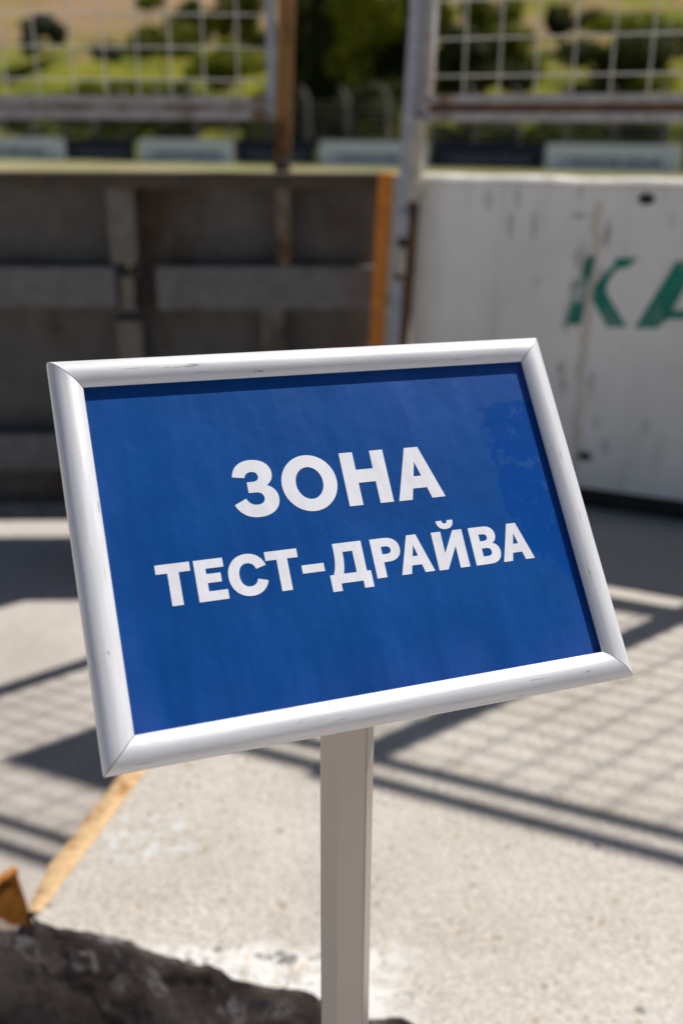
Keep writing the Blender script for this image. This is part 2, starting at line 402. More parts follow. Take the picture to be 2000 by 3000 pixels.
# ================================================================== CONCRETE WALL (right)
def wp(px, py, off=0): return onplane(px, py, W0 + WN * off, WN)
def wc(P): d = P - W0; return d.dot(WD), d.z                        # wall coordinates
WTOP = wc(wp(1500, 521))[1]; wl = wc(wp(1204, 900))[0]; wr = 3.4
def m_wall():
    m, nt, b = mat('white_painted_concrete', .85, 0, .25); N = NT(nt); v = N.co('Object')
    base = N.mix(N.ramp(N.noise(v, 2.5, 5, .6), .35, .7), (.80, .795, .785), (.70, .69, .68))
    base = N.mix(N.ramp(N.noise(v, 22, 5, .7), .6, .75, 0, .35), base, (.42, .40, .38))
    base = N.mix(N.ramp(N.noise(N.co('Object', (5, 1, .8)), 3, 5, .7), .52, .72, 0, .4), base, (.46, .44, .43))
    x, y, z = N.sep(v); nz = N.noise(v, 26, 4, .65)
    base = N.mix(N.math('MULTIPLY', N.ramp(x, wl + .02, wl + .12, 1, 0), .5), base, (.45, .40, .31))   # yellowed left end
    spots = [(1430, 585, 14, 34, .5), (1515, 580, 15, 38, .45), (1495, 665, 13, 45, .55), (1563, 660, 13, 45, .45), (1695, 632, 26, 12, .75), (1777, 690, 12, 55, .7),
             (1965, 650, 12, 26, .6), (1700, 760, 26, 50, .55), (1680, 870, 16, 70, .7), (1655, 935, 12, 50, .6), (1572, 830, 20, 18, .3), (1640, 1080, 14, 32, .6),
             (1648, 1130, 12, 30, .5), (1730, 1130, 12, 50, .45), (1745, 1235, 16, 20, .4), (1700, 560, 10, 30, .4), (1770, 1310, 14, 26, .5), (1890, 1250, 20, 30, .3), (1760, 810, 16, 40, .5), (1690, 930, 10, 40, .5)]
    msk = None
    for px, py, sx, sy, a in spots:
        c = wc(wp(px, py)); e = wc(wp(px + sx, py)); k = wc(wp(px, py + sy))
        rx, rz = abs(e[0] - c[0]), abs(k[1] - c[1])
        dx = N.math('DIVIDE', N.math('SUBTRACT', x, c[0]), rx); dz = N.math('DIVIDE', N.math('SUBTRACT', z, c[1]), rz)
        r2 = N.math('ADD', N.math('MULTIPLY', dx, dx), N.math('MULTIPLY', dz, dz))
        r2 = N.math('ADD', r2, N.math('MULTIPLY', N.math('SUBTRACT', nz, .5), 3.))
        t = N.ramp(r2, -.4, 1.5, a, 0); msk = t if msk is None else N.math('MAXIMUM', msk, t)
    base = N.mix(msk, base, (.17, .165, .175))
    # rusty drip line down from the upper tie hole
    cx = wc(wp(1722, 900))[0]
    wob = N.math('ADD', x, N.math('MULTIPLY', N.math('SUBTRACT', N.noise(N.co('Object', (0, 0, 1)), 7, 5, .65), .5), .11))
    drip = N.ramp(N.math('ABSOLUTE', N.math('SUBTRACT', wob, cx)), .004, .026, .5, 0)
    drip = N.math('MULTIPLY', drip, N.ramp(N.noise(N.co('Object', (8, 1, 2.2)), 3, 4), .32, .5))
    drip = N.math('MULTIPLY', drip, N.ramp(z, wc(wp(1722, 590))[1] - .02, wc(wp(1722, 590))[1] + .02, 1, 0))
    base = N.mix(drip, base, (.42, .33, .20))
    base = N.mix(N.math('MULTIPLY', N.ramp(z, WTOP - .035, WTOP - .01), .5), base, (.52, .47, .40))
    N.L(base, b.inputs['Base Color']); N.bump(N.noise(v, 30, 5, .65), .25, .004, b)
    return m
M_WALL = m_wall()
WM = Matrix(((WD.x, WN.x, 0, W0.x), (WD.y, WN.y, 0, W0.y), (0, 0, 1, 0), (0, 0, 0, 1)))   # wall frame: X along, Y away, Z up
wall = thing('concrete_wall', None, 'white painted concrete wall with green stencilled letters and grey stains', 'wall', mw=WM)
PINV['concrete_wall'] = Matrix.Identity(4)
# body with slightly uneven top edge
V = []; nX = 90; zb = .085
for i in range(nX + 1):
    x = wl + (wr - wl) * i / nX; dz = .006 * noise.noise(Vector((x * 5, 0, 0))) + .004 * noise.noise(Vector((x * 17, 3, 0)))
    V += [(x, 0, zb), (x, 0, WTOP - .012 + dz), (x, .012, WTOP + dz), (x, .17, WTOP + dz), (x, .18, WTOP - .01 + dz), (x, .18, zb)]
F = [(6 * i + k, 6 * i + (k + 1) % 6, 6 * i + 6 + (k + 1) % 6, 6 * i + 6 + k) for i in range(nX) for k in range(6)]
F = [f[::-1] for f in F] + [(0, 1, 2, 3, 4, 5), tuple(6 * nX + k for k in range(6))[::-1]]
mesh('wall_body', V, F, M_WALL, wall, local=True)
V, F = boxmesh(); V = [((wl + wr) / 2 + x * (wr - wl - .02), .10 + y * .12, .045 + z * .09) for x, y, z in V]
tag(mesh('plinth', V, F, M_DARK, wall, local=True), 'near-black recessed foot of the wall')  # near-black box set back under the wall body
def dimple(px, py, r):
    c = wc(wp(px, py)); V = []; F = []; s = 14
    prof = [(r * 1.25, -.0025), (r, -.004), (r * .75, -.0032), (r * .55, -.0012)]
    for q, h in prof:
        for i in range(s): a = 2 * math.pi * i / s; V.append((c[0] + q * math.cos(a) * 1.5, h, c[1] + q * math.sin(a)))
    for k in range(len(prof) - 1):
        for i in range(s): j = (i + 1) % s; F.append((k * s + i, k * s + j, (k + 1) * s + j, (k + 1) * s + i))
    F.append(tuple(range((len(prof) - 1) * s, len(prof) * s)))
    mesh('tie_hole', V, F, M_DARK, wall, local=True)
dimple(1892, 583, .014); dimple(1712, 1336, .013)
def m_green():
    m, nt, b = mat('worn_green_stencil_paint', .7, 0, .3); N = NT(nt); v = N.co('Object')
    c = N.mix(N.ramp(N.noise(v, 9, 3), .4, .65), (.012, .215, .155), (.015, .16, .12))
    wear = N.ramp(N.noise(N.co('Object', (1, 1, .8)), 14, 5, .7), .40, .50, 1, 0)
    x, y, z = N.sep(v); wx = N.ramp(x, wc(wp(1690, 800))[0], wc(wp(1745, 800))[0], 1.15, .18)
    N.L(N.mix(N.math('MULTIPLY', wear, wx, True), c, (.50, .49, .50)), b.inputs['Base Color'])
    return m
M_GREEN = m_green()
def stencil(name, outlines):
    S = [[wc(wp(1000 + x / 1.568, 460 + y / 1.568)) for x, y in o] for o in outlines]
    me = filled(S, .002); me.name = name
    me.transform(Matrix(((1, 0, 0, 0), (0, 0, -1, 0), (0, 1, 0, 0), (0, 0, 0, 1)))); me.transform(Matrix.Translation((0, -.0015, 0)))
    me.materials.clear(); me.materials.append(M_GREEN); o = bpy.data.objects.new(name, me); COL.objects.link(o); o.parent = wall
    return o
tag(stencil('stencil_letter', [[(1122, 455), (1168, 455), (1130, 610), (1098, 768), (1028, 770), (1062, 640), (1050, 590), (1092, 570)],
                               [(1245, 500), (1262, 463), (1362, 463), (1312, 508), (1262, 515), (1222, 575), (1212, 618), (1308, 780), (1222, 784), (1150, 655), (1158, 590)]]), 'worn green Cyrillic letter К')
tag(stencil('stencil_letter', [[(1535, 478), (1650, 478), (1722, 787), (1632, 787), (1622, 745), (1500, 745), (1445, 787), (1343, 787)], [(1596, 565), (1616, 704), (1518, 704)]]), 'green Cyrillic letter А')

# ================================================================== STEEL END POST beside the wall
off = -.015
def gp(px, py): return onplane(px, py, W0 + WN * off, WN)
pb = gp(1120, 1440); pb.z = 0
post = thing('gate_post', pb, 'leaning gate post with orange flange, cream web and rusty hinge at the wall end', 'post')
lean = Vector((WD.x * .042, WD.y * .042, 1)).normalized()
def upfrom(px, py, z0, z1, wd, dp, m, name, offn=0, par=None):
    c = gp(px, py) + WN * offn; k0 = (z0 - c.z) / lean.z; k1 = (z1 - c.z) / lean.z
    return beam(name, c + lean * k0, c + lean * k1, wd, dp, WN, m, par or post, .003)
upfrom(1124, 560, 0.0, gp(1126, 508).z, .052, .05, M_ORANGE, 'orange_flange', .03)
upfrom(1157, 560, 0.0, gp(1150, 512).z, .030, .03, M_CREAM, 'web', .025)
upfrom(1186, 560, 0.0, 3.16, .036, .04, M_BLUEGREY, 'post_tube', .0)
upfrom(1212, 600, 0.0, gp(1215, 560).z, .03, .012, M_RUST, 'rust_strip', .0)
upfrom(1222, 460, gp(1222, 590).z, gp(1222, 345).z, .036, .036, M_CREAM, 'stub_tube', .0)
upfrom(1187, 655, gp(1187, 692).z, gp(1187, 618).z, .040, .02, M_BLUEGREY, 'hinge_plate', -.03)
hz0, hz1 = gp(1183, 800), gp(1186, 725)
V, F = lathe_pts(hz0 - WN * .028, hz1 - hz0, [(0, .012), (.0, .016), ((hz1 - hz0).length, .016), ((hz1 - hz0).length, .010)]); mesh('hinge_barrel', V, F, M_CREAM, post)
c = gp(1185, 708); V, F = lathe_pts(c - WN * .022, -WN, [(0, .012), (.006, .016), (.008, .012)]); mesh('hinge_hole', V, F, M_DARK, post)  # dark disc drawn for the hinge's black hole, shade put into colour
upfrom(1183, 808, gp(1183, 818).z, gp(1183, 800).z, .05, .03, M_RUST, 'hinge_foot', -.02)

# ================================================================== RIGHT GATE LEAF above the wall
go = .015
def rgp(px, py): return onplane(px, py, W0 + WN * go, WN)
def rpt(t, z): return W0 + WN * go + WD * t + Vector((0, 0, z))
def rc(P): d = P - W0; return d.dot(WD)
tl = rc(rgp(1247, 200)); zr = rgp(1600, 316).z; tr = (1.59 - W0.x) / WD.x; T_END = 2.2
gate = thing('mesh_gate_leaf', rpt(tl, WTOP), 'tall wire mesh gate leaf standing over the white wall', 'gate leaf')
beam('frame_post', rpt(tl - .004, zr - .045), rpt(tl + .03, 3.1), .05, .05, WN, M_GREYFRAME, gate)
beam('bottom_rail', rpt(tl, zr + .026), rpt(T_END, zr + .026), .026, .05, WN, M_GREYFRAME, gate)
beam('bottom_rail', rpt(tl, zr - .026), rpt(T_END, zr - .026), .028, .05, WN, M_GREYFRAME, gate)
tag(beam('rail_web', rpt(tl, zr), rpt(T_END, zr), .03, .03, WN, M_RUST, gate), 'rusty strip between the two bottom rails')
beam('frame_post', rpt(tr, WTOP - .0), rpt(tr, 3.2), .06, .05, WN, M_GREYFRAME, gate)
beam('top_rail', rpt(-.72, 3.035), rpt(T_END, 3.035), .052, .016, WN, M_GREYFRAME, gate)
beam('top_rail', rpt(-.72, 3.165), rpt(T_END, 3.165), .056, .016, WN, M_GREYFRAME, gate)
beam('frame_post', rpt(T_END, WTOP), rpt(T_END, 3.2), .05, .05, WN, M_GREYFRAME, gate)
wire_me = unit_cyl('wire', M_WIRE)
for px in (1362, 1466, 1573, 1683, 1796, 1909):
    t = rc(rgp(px, 150)); place('wire', wire_me, rodM(rpt(t, zr + .03), rpt(t, 3.03), .0029), M_WIRE, gate)
t0 = rc(rgp(1909, 150)); dt = t0 - rc(rgp(1796, 150)); k = 1
while t0 + k * dt < T_END - .03:
    if abs(t0 + k * dt - tr) > .035: place('wire', wire_me, rodM(rpt(t0 + k * dt, zr + .03), rpt(t0 + k * dt, 3.03), .0029), M_WIRE, gate)
    k += 1
zz = rgp(1600, 220).z; dz = rgp(1600, 107).z - zz
k = 0
while zz + k * dz < 3.0:
    place('wire', wire_me, rodM(rpt(tl + .02, zz + k * dz) - WN * .011, rpt(T_END - .02, zz + k * dz) - WN * .011, .0029), M_WIRE, gate); k += 1
# notice plate fixed high on the leaf (its shadow lies on the ground by the slab)
pt = thing('notice_plate', rpt(.0, 2.0), 'blank grey plate fixed high on the mesh gate leaf', 'plate')
ta = (.608 - W0.x) / WD.x
beam('plate', rpt(ta + .25, 1.98) - WN * .04, rpt(ta + .25, 2.62) - WN * .04, .5, .004, WN, M_GREYFRAME, pt, .001)
for sx in (.04, .46):
    beam('clip', rpt(ta + sx, 2.0) - WN * .03, rpt(ta + sx, 2.6) - WN * .03, .02, .018, WN, M_GREYFRAME, pt, .002)

# ================================================================== LEFT GATE LEAF (steel plates below, mesh above)
LA = R(2); LD = Vector((math.cos(LA), math.sin(LA), 0)); LN = Vector((-math.sin(LA), math.cos(LA), 0)); L0 = Vector((-1.0, 3.73, 0))
def lp(px, py, off=0): return onplane(px, py, L0 + LN * off, LN)
def lc(P): d = P - L0; return d.dot(LD), d.z
def lpt(t, z, off=0): return L0 + LN * off + LD * t + Vector((0, 0, z))
leaf = thing('steel_gate_leaf', lpt(.4, ZL + .1), 'dark steel plate gate leaf with ribs and wire mesh above', 'gate leaf')
T0 = -.75; T1 = lc(lp(1105, 800))[0] + .02
ztop = lc(lp(500, 512))[1]; zbot = lc(lp(100, 1520))[1]
def zy(y, x=500): return lc(lp(x, y))[1]
def tx(x, y): return lc(lp(x, y))[0]
ribs = [tx(358, 640), tx(830, 640), tx(1085, 640)]
# vertical runs (one rib reaches from top to mid rail, another lower down)
zm0, zm1 = zy(900), zy(775); zl0, zl1 = zy(1372, 100), zy(1268, 100)
def plate(ta, tb, z0, z1, o=.085): beam('plate', lpt((ta + tb) / 2, z0, o), lpt((ta + tb) / 2, z1, o), tb - ta, .004, LN, M_PLATE, leaf, .0008)
edges = [T0, ribs[0], ribs[1], T1]
for a, b_ in zip(edges[:-1], edges[1:]): plate(a + .002, b_ - .002, zm0 + .03, ztop - .006)
e2 = [T0, tx(382, 960), tx(800, 960), T1]
for a, b_ in zip(e2[:-1], e2[1:]):
    plate(a + .002, b_ - .002, (zl0 + zl1) / 2 - .02, zm1 - .03, .092); plate(a + .002, b_ - .002, zbot + .02, (zl0 + zl1) / 2 + .02)
def rib(t, z0, z1, w_, d_=.10, m=M_RIB, nm='rib'): beam(nm, lpt(t, z0, .03), lpt(t, z1, .03), w_, d_, LN, m, leaf, .004)
rib(ribs[0], zm1 + .002, ztop - .045, .095); rib(ribs[1], zm1 + .002, ztop - .0, .05, .10, M_RIBB); rib(ribs[2] - .01, zm1 + .002, ztop - .04, .04, .03, M_PLATE)
rib(e2[1], zl1 + .002, zm0 - .002, .09); rib(e2[2], zl1 + .002, zm0 - .002, .085); rib(e2[1], zbot + .07, zl0 - .002, .09); rib(e2[2], zbot + .07, zl0 - .002, .085)
beam('top_rail', lpt(T0, ztop - .022), lpt(T1, ztop - .022), .044, .07, LN, M_TOPR, leaf, .004)
beam('light_stop_cap', lpt(T0, ztop + .004, .03), lpt(T1, ztop + .004, .03), .006, .135, LN, M_TOPR, leaf, .001)  # added to stop sun slipping between the plate tops and the rail
beam('middle_rail', lpt(T0, (zm0 + zm1) / 2), lpt(tx(345, 840), (zm0 + zm1) / 2), zm1 - zm0 - .01, .055, LN, M_RAILG, leaf, .006)
beam('middle_rail', lpt(tx(462, 840), (zm0 + zm1) / 2 - .004), lpt(T1, (zm0 + zm1) / 2 - .004), zm1 - zm0, .05, LN, M_RAILG, leaf, .006)
beam('lower_rail', lpt(T0, (zl0 + zl1) / 2), lpt(T1, (zl0 + zl1) / 2), zl1 - zl0, .05, LN, M_RAILG, leaf, .006)
beam('bottom_rail', lpt(T0, zbot + .035), lpt(T1, zbot + .035), .07, .05, LN, M_RAILG, leaf, .004)
# the rib runs on through the open joint between the two rail lengths, with dark collars above and below
rib(tx(376, 850), zy(915), zy(808), .05); 
for yy in (796, 926): tag(beam('collar', lpt(tx(345, yy), zy(yy), -.025), lpt(tx(425, yy), zy(yy), -.025), .03, .02, LN, M_DARK, leaf, .004), 'dark collar of the rail joint')

# mesh frame over the plates
MO = .15                                                        # the mesh is carried on the far side of the plates
zy = lambda y, x=500: lc(lp(x, y, MO))[1]
tx = lambda x, y: lc(lp(x, y, MO))[0]
zf0, zf1 = zy(350), zy(284); tf = tx(795, 200)
up = lambda t, z: lpt(t, z, MO)
for t in (T0 + .06, tf + .045): beam('mesh_bracket', lpt(t, ztop - .12, .11), lpt(t, zf0 + .02, .13), .03, .012, LN, M_RAILG, leaf)
beam('mesh_frame_rail', up(T0, zf0 + .016), up(tf + .02, zf0 + .016), .032, .05, LN, M_GREYFRAME, leaf)
beam('mesh_frame_rail', up(T0, zf1 - .012), up(tf + .02, zf1 - .012), .026, .05, LN, M_GREYFRAME, leaf)
beam('rail_web', up(T0, (zf0 + zf1) / 2), up(tf, (zf0 + zf1) / 2), zf1 - zf0 - .05, .03, LN, m_rusty('grey_rust_web', (.36, .34, .32), (.30, .20, .13), .46, 6), leaf)
beam('mesh_frame_post', up(tf, zf0), up(tf + .003, 2.7), .034, .05, LN, M_BLUEGREY, leaf)
beam('mesh_frame_rail', up(T0, 2.68), up(tf + .02, 2.68), .04, .05, LN, M_GREYFRAME, leaf)
tb = tx(828, 460); tt = tx(840, 0); sl_ = (tt - tb) / (zy(0, 840) - zy(460, 828))
beam('rusty_post', lpt(tb - sl_ * (zy(460, 828) - ztop + .3), ztop - .3, MO - .01), lpt(tb + sl_ * (2.75 - zy(460, 828)), 2.75, MO - .01), .058, .05, LN, M_BROWNPOST, leaf)
xsL = [8, 103, 209, 304, 400, 497, 595, 694]
tws = [tx(x, 150) for x in xsL]; dtw = tws[2] - tws[1]; t = tws[0] - dtw
while t > T0 + .03: tws.append(t); t -= dtw
for t in tws: place('wire', wire_me, rodM(up(t, zf1 - .005), up(t, 2.66), .0029), M_WIRE, leaf)
z = zy(234); dzw = zy(139) - z
while z < 2.62:
    place('wire', wire_me, rodM(up(T0, z) - LN * .011, up(tf, z) - LN * .011, .0029), M_WIRE, leaf); z += dzw

# ================================================================== SIGN STAND
BX, BYd, BNa = Vector((.933, .359, -.022)), Vector((.208, -.588, -.781)), Vector((-.294, .724, -.624))
BC = Vector((.008, .778, .939))
bx = BX.normalized(); bz = (-BNa).normalized(); by = bz.cross(bx).normalized(); bx = by.cross(bz)
BM = Matrix(((bx.x, by.x, bz.x, BC.x), (bx.y, by.y, bz.y, BC.y), (bx.z, by.z, bz.z, BC.z), (0, 0, 0, 1)))
PX, PY = .0065, .805
sign = thing('sign_stand', (PX, PY, ZL), 'tilted silver framed blue sign on a grey pole, reading ЗОНА ТЕСТ-ДРАЙВА', 'sign')
def blink(o, parent=sign): o.parent = parent; o.matrix_parent_inverse = PINV['sign_stand']; o.matrix_basis = BM; return o
def m_alu():
    m, nt, b = mat('scuffed_satin_aluminium', .42, .22, .5); N = NT(nt); v = N.co('UV')
    vs = N.co('UV', (1.2, 26, 1)); c = N.mix(N.ramp(N.noise(vs, 12, 4), .3, .7), (.70, .70, .725), (.80, .80, .825))
    sc = N.math('MULTIPLY', N.ramp(N.noise(N.co('UV', (9, 120, 1)), 2.2, 3, .6), .655, .70), N.ramp(N.noise(v, 16, 2), .5, .62))
    ns = N.noise(N.co('UV', (55, 420, 1)), 1.2, 2); sc2 = N.math('MULTIPLY', N.ramp(ns, .70, .74), N.ramp(N.noise(v, 30, 2), .5, .6))
    hair = N.math('MULTIPLY', N.ramp(N.noise(N.co('UV', (14, 700, 1), (0, 0, .02)), 1.5, 2), .66, .70), N.ramp(N.noise(v, 11, 2), .45, .58))
    c = N.mix(N.math('MULTIPLY', N.math('MAXIMUM', N.math('MAXIMUM', sc, sc2), hair), .7), c, (.16, .16, .18))
    N.L(c, b.inputs['Base Color']); N.L(N.ramp(N.noise(vs, 9, 3), .3, .7, .36, .46), b.inputs['Roughness'])
    N.bump(N.noise(N.co('UV', (6, 900, 1)), 1, 2), .04, .0005, b)
    return m
M_ALU = m_alu()
SW, SH, PW = .45, .327, .025
prof = [(0, -.006), (0, .0008), (.0006, .0022), (.0022, .0046), (.0045, .0067), (.0075, .0083), (.011, .0091), (.0145, .0091), (.018, .0082), (.021, .0066), (.0236, .0048), (.0248, .0038), (.025, .0032), (.0246, .0027), (.0225, .0026), (.0225, -.0012)]
def rail(k):
    """one mitred length of snap-frame profile; k = 0 bottom, 1 right, 2 top, 3 left"""
    L = SW if k % 2 == 0 else SH; seam = .0004; ns = 24; V = []; F = []; uv = []
    for j in range(ns + 1):
        for u, h in prof:
            a, b_ = u + seam, L - u - seam; V.append((-L / 2 + a + (b_ - a) * j / ns, u, h)); 
    n_ = len(prof)
    for j in range(ns):
        for i in range(n_ - 1): F.append((j * n_ + i, (j + 1) * n_ + i, (j + 1) * n_ + i + 1, j * n_ + i + 1))
    F += [tuple(range(n_)), tuple(ns * n_ + i for i in range(n_))[::-1]]
    H2 = SH / 2 if k % 2 == 0 else SW / 2
    rot = Matrix.Rotation(math.pi / 2 * k, 4, 'Z') @ Matrix.Translation((0, -H2, 0))
    me = bpy.data.meshes.new('frame_rail'); me.from_pydata(V, [], F); ul = me.uv_layers.new(name='UVMap')
    for p in me.polygons:
        p.use_smooth = p.index < ns * (n_ - 1)
        for li in p.loop_indices:
            c = V[me.loops[li].vertex_index]; i_ = me.loops[li].vertex_index % n_
            ul.data[li].uv = (c[0] + k * 1.37, i_ * .0022 + k * .31)
    me.transform(rot); me.materials.append(M_ALU)
    try: me.set_sharp_from_angle(angle=R(50))
    except Exception: pass
    o = bpy.data.objects.new('frame_rail', me); COL.objects.link(o); return blink(o)
for k in range(4): rail(k)
def m_print(name, white):
    m, nt, b = mat(name, .5, 0, .12); N = NT(nt); v = N.co('Object'); x, y, z = N.sep(v)
    wav = N.noise(N.co('Object', (1, .3, 1), (0, 0, R(8))), 17, 3, .45)
    n1 = N.noise(v, 9, 4, .6)
    # sky sheen mixed with dust, tinted into colour: heavier low, left and upper right
    sheen_dust = N.math('ADD', N.ramp(y, -.145, -.09, .75, 0), N.ramp(x, -.205, -.16, .5, 0))
    sheen_dust = N.math('ADD', sheen_dust, N.math('MULTIPLY', N.ramp(x, -.02, .10), N.ramp(y, 0, .10, 0, .62)))
    sheen_dust = N.math('ADD', sheen_dust, N.ramp(x, .16, .2, 0, .35))
    sheen_dust = N.math('MULTIPLY', sheen_dust, N.ramp(N.math('ADD', wav, N.math('MULTIPLY', n1, .6)), .55, 1.05))
    # patch on the right where the cover sheet sticks to the paper: clear, ragged outline
    e1 = N.math('ADD', x, N.math('MULTIPLY', N.math('SUBTRACT', N.noise(v, 34, 5, .65), .5), .05))
    e1 = N.math('ADD', e1, N.math('MULTIPLY', N.math('SUBTRACT', y, .07), -.02))
    stick = N.math('MULTIPLY', N.ramp(e1, .147, .152), N.math('MULTIPLY', N.ramp(y, .098, .104, 1, 0), N.ramp(N.math('ADD', y, N.math('MULTIPLY', e1, 1.4)), .19, .205)))
    stick = N.math('MULTIPLY', stick, N.ramp(N.noise(v, 60, 4, .7), .36, .46))
    sheen_dust = N.math('MULTIPLY', sheen_dust, N.ramp(stick, 0, 1, 1, .1))
    dust = N.math('MULTIPLY', N.ramp(N.vor(v, 380), .05, .10, 1, 0), N.ramp(N.noise(v, 40, 3), .53, .62))
    if white:
        c = N.mix(N.math('MULTIPLY', sheen_dust, .15), (.80, .805, .86), (.70, .70, .79))
    else:
        c = N.mix(N.ramp(n1, .35, .65), (.0012, .056, .245), (.0016, .067, .28))
        c = N.mix(N.math('MULTIPLY', stick, .6), c, (.001, .052, .29))
        c = N.mix(N.math('MULTIPLY', sheen_dust, .5), c, (.042, .092, .39))
        c = N.mix(N.math('MULTIPLY', dust, .35), c, (.35, .42, .6))
    N.L(c, b.inputs['Base Color'])
    b.inputs['Coat Weight'].default_value = .22; b.inputs['Coat Roughness'].default_value = .16
    N.L(N.ramp(stick, 0, 1, .42, .3), b.inputs['Roughness'])
    h = N.math('ADD', wav, N.math('MULTIPLY', n1, .5)); rip = N.math('MULTIPLY', N.noise(N.co('Object', (1, .16, 1), (0, 0, R(-6))), 24, 2, .4), N.ramp(y, -.03, -.12, .1, 1.2))
    h = N.math('ADD', h, rip); N.bump(h, .6, .006, b)
    return m
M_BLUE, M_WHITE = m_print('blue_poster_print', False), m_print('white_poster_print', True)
V, F = boxmesh(); hw, hh = SW - .044, SH - .044
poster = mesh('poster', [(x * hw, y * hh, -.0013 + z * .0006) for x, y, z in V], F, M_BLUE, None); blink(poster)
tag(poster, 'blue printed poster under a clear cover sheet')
V, F = boxmesh(); bk = mesh('back_panel', [(x * (SW - .004), y * (SH - .004), -.0043 + z * .004) for x, y, z in V], F, M_BLUEGREY, None); blink(bk)

K = .5523
def path(start, segs):
    P = [tuple(start)]
    def cub(a, b_, c, d, n=10):
        for i in range(1, n + 1):
            t = i / n; s = 1 - t
            P.append((s**3 * a[0] + 3 * s * s * t * b_[0] + 3 * s * t * t * c[0] + t**3 * d[0], s**3 * a[1] + 3 * s * s * t * b_[1] + 3 * s * t * t * c[1] + t**3 * d[1]))
    for s in segs:
        x0, y0 = P[-1]
        if s[0] == 'L': P.append((s[1], s[2]))
        elif s[0] == 'h': cub((x0, y0), (x0 + K * (s[1] - x0), y0), (s[1], s[2] + K * (y0 - s[2])), (s[1], s[2]))
        elif s[0] == 'v': cub((x0, y0), (x0, y0 + K * (s[2] - y0)), (s[1] + K * (x0 - s[1]), s[2]), (s[1], s[2]))
        else: cub((x0, y0), s[1:3], s[3:5], s[5:7])
    return P
def ell(cx, cy, rx, ry): return path((cx - rx, cy), [('v', cx, cy + ry), ('h', cx + rx, cy), ('v', cx, cy - ry), ('h', cx - rx, cy)])[:-1]
def letA(x0, x1, y0, y1, xa, xb, sw, c0, c1, ap): 
    ci = (xa + xb) / 2; f = lambda y: (y - y0) / (y1 - y0)
    li = lambda y: x0 + sw + (ci - (x0 + sw)) * ((y - y0) / (ap - y0)); ri = lambda y: x1 - sw + (ci - (x1 - sw)) * ((y - y0) / (ap - y0))
    return [[(xa, y1), (xb, y1), (x1, y0), (x1 - sw, y0), (ri(c0), c0), (li(c0), c0), (x0 + sw, y0), (x0, y0)], [(ci, ap), (ri(c1), c1), (li(c1), c1)]]
def letT(x0, x1, y0, y1, b_, s0, s1): return [[(x0, y1), (x1, y1), (x1, y1 - b_), (s1, y1 - b_), (s1, y0), (s0, y0), (s0, y1 - b_), (x0, y1 - b_)]]
Zed = path((-92.4, 52.6), [('C', -91, 61.2, -84.5, 66.3, -75.3, 66.3), ('C', -65.5, 66.3, -58.6, 61.3, -58.6, 53.6), ('C', -58.6, 48.9, -60.6, 45.4, -64.6, 43.2), ('C', -59.4, 41.2, -56.2, 37.0, -56.2, 31.3), ('C', -56.2, 22.2, -64.2, 16.5, -75.2, 16.5), ('C', -84.3, 16.5, -90.8, 20.6, -94.2, 28.6),
    ('L', -83.9, 33.3), ('C', -82.3, 29.2, -79.2, 27.1, -75.4, 27.1), ('C', -71, 27.1, -68.4, 29.2, -68.4, 32.4), ('C', -68.4, 35.8, -70.9, 37.8, -75.2, 37.8), ('L', -80.9, 37.8), ('L', -80.9, 47.1), ('L', -76, 47.1), ('C', -72.6, 47.1, -70.6, 48.7, -70.6, 51.4), ('C', -70.6, 54.1, -72.6, 55.8, -75.8, 55.8), ('C', -79, 55.8, -81.4, 54.1, -82.1, 51.0)])
Ces = path((-78.2, -23.6), [('C', -80.4, -16.7, -85.9, -12.8, -93.2, -12.8), ('C', -102.9, -12.8, -109.9, -19.8, -109.9, -30.1), ('C', -109.9, -40.4, -102.9, -47.4, -93.2, -47.4), ('C', -85.9, -47.4, -80.4, -43.4, -78.2, -36.5), ('L', -86.5, -34.2), ('C', -87.5, -37.6, -89.9, -39.7, -93.3, -39.7), ('C', -98.2, -39.7, -101, -35.8, -101, -30.1), ('C', -101, -24.4, -98.2, -20.5, -93.3, -20.5), ('C', -89.9, -20.5, -87.5, -22.6, -86.5, -26)])
Er = path((13.4, -13.5), [('L', 26.5, -13.5), ('C', 34, -13.5, 38.8, -17.6, 38.8, -23.9), ('C', 38.8, -30.2, 34, -34.2, 26.5, -34.2), ('L', 22.2, -34.2), ('L', 22.2, -47.2), ('L', 13.4, -47.2)])
ErH = path((22.2, -20.8), [('L', 22.2, -27.4), ('L', 26.2, -27.4), ('C', 28.9, -27.4, 30.4, -26.2, 30.4, -24.1), ('C', 30.4, -22, 28.9, -20.8, 26.2, -20.8)])
Ve = path((105.3, -14.0), [('L', 118.8, -14.0), ('C', 125.8, -14, 129.7, -17.3, 129.7, -22.4), ('C', 129.7, -25.7, 128, -28.2, 125.2, -29.5), ('C', 129, -30.7, 131.2, -33.6, 131.2, -37.6), ('C', 131.2, -43.9, 126.6, -47.7, 119.2, -47.7), ('L', 105.3, -47.7)])
VeH1 = path((113.9, -20.8), [('L', 113.9, -26.9), ('L', 117.6, -26.9), ('C', 120, -26.9, 121.3, -25.8, 121.3, -23.8), ('C', 121.3, -21.9, 120, -20.8, 117.6, -20.8)])
VeH2 = path((113.9, -33.4), [('L', 113.9, -40.6), ('L', 118.4, -40.6), ('C', 121.2, -40.6, 122.7, -39.3, 122.7, -37), ('C', 122.7, -34.7, 121.2, -33.4, 118.4, -33.4)])
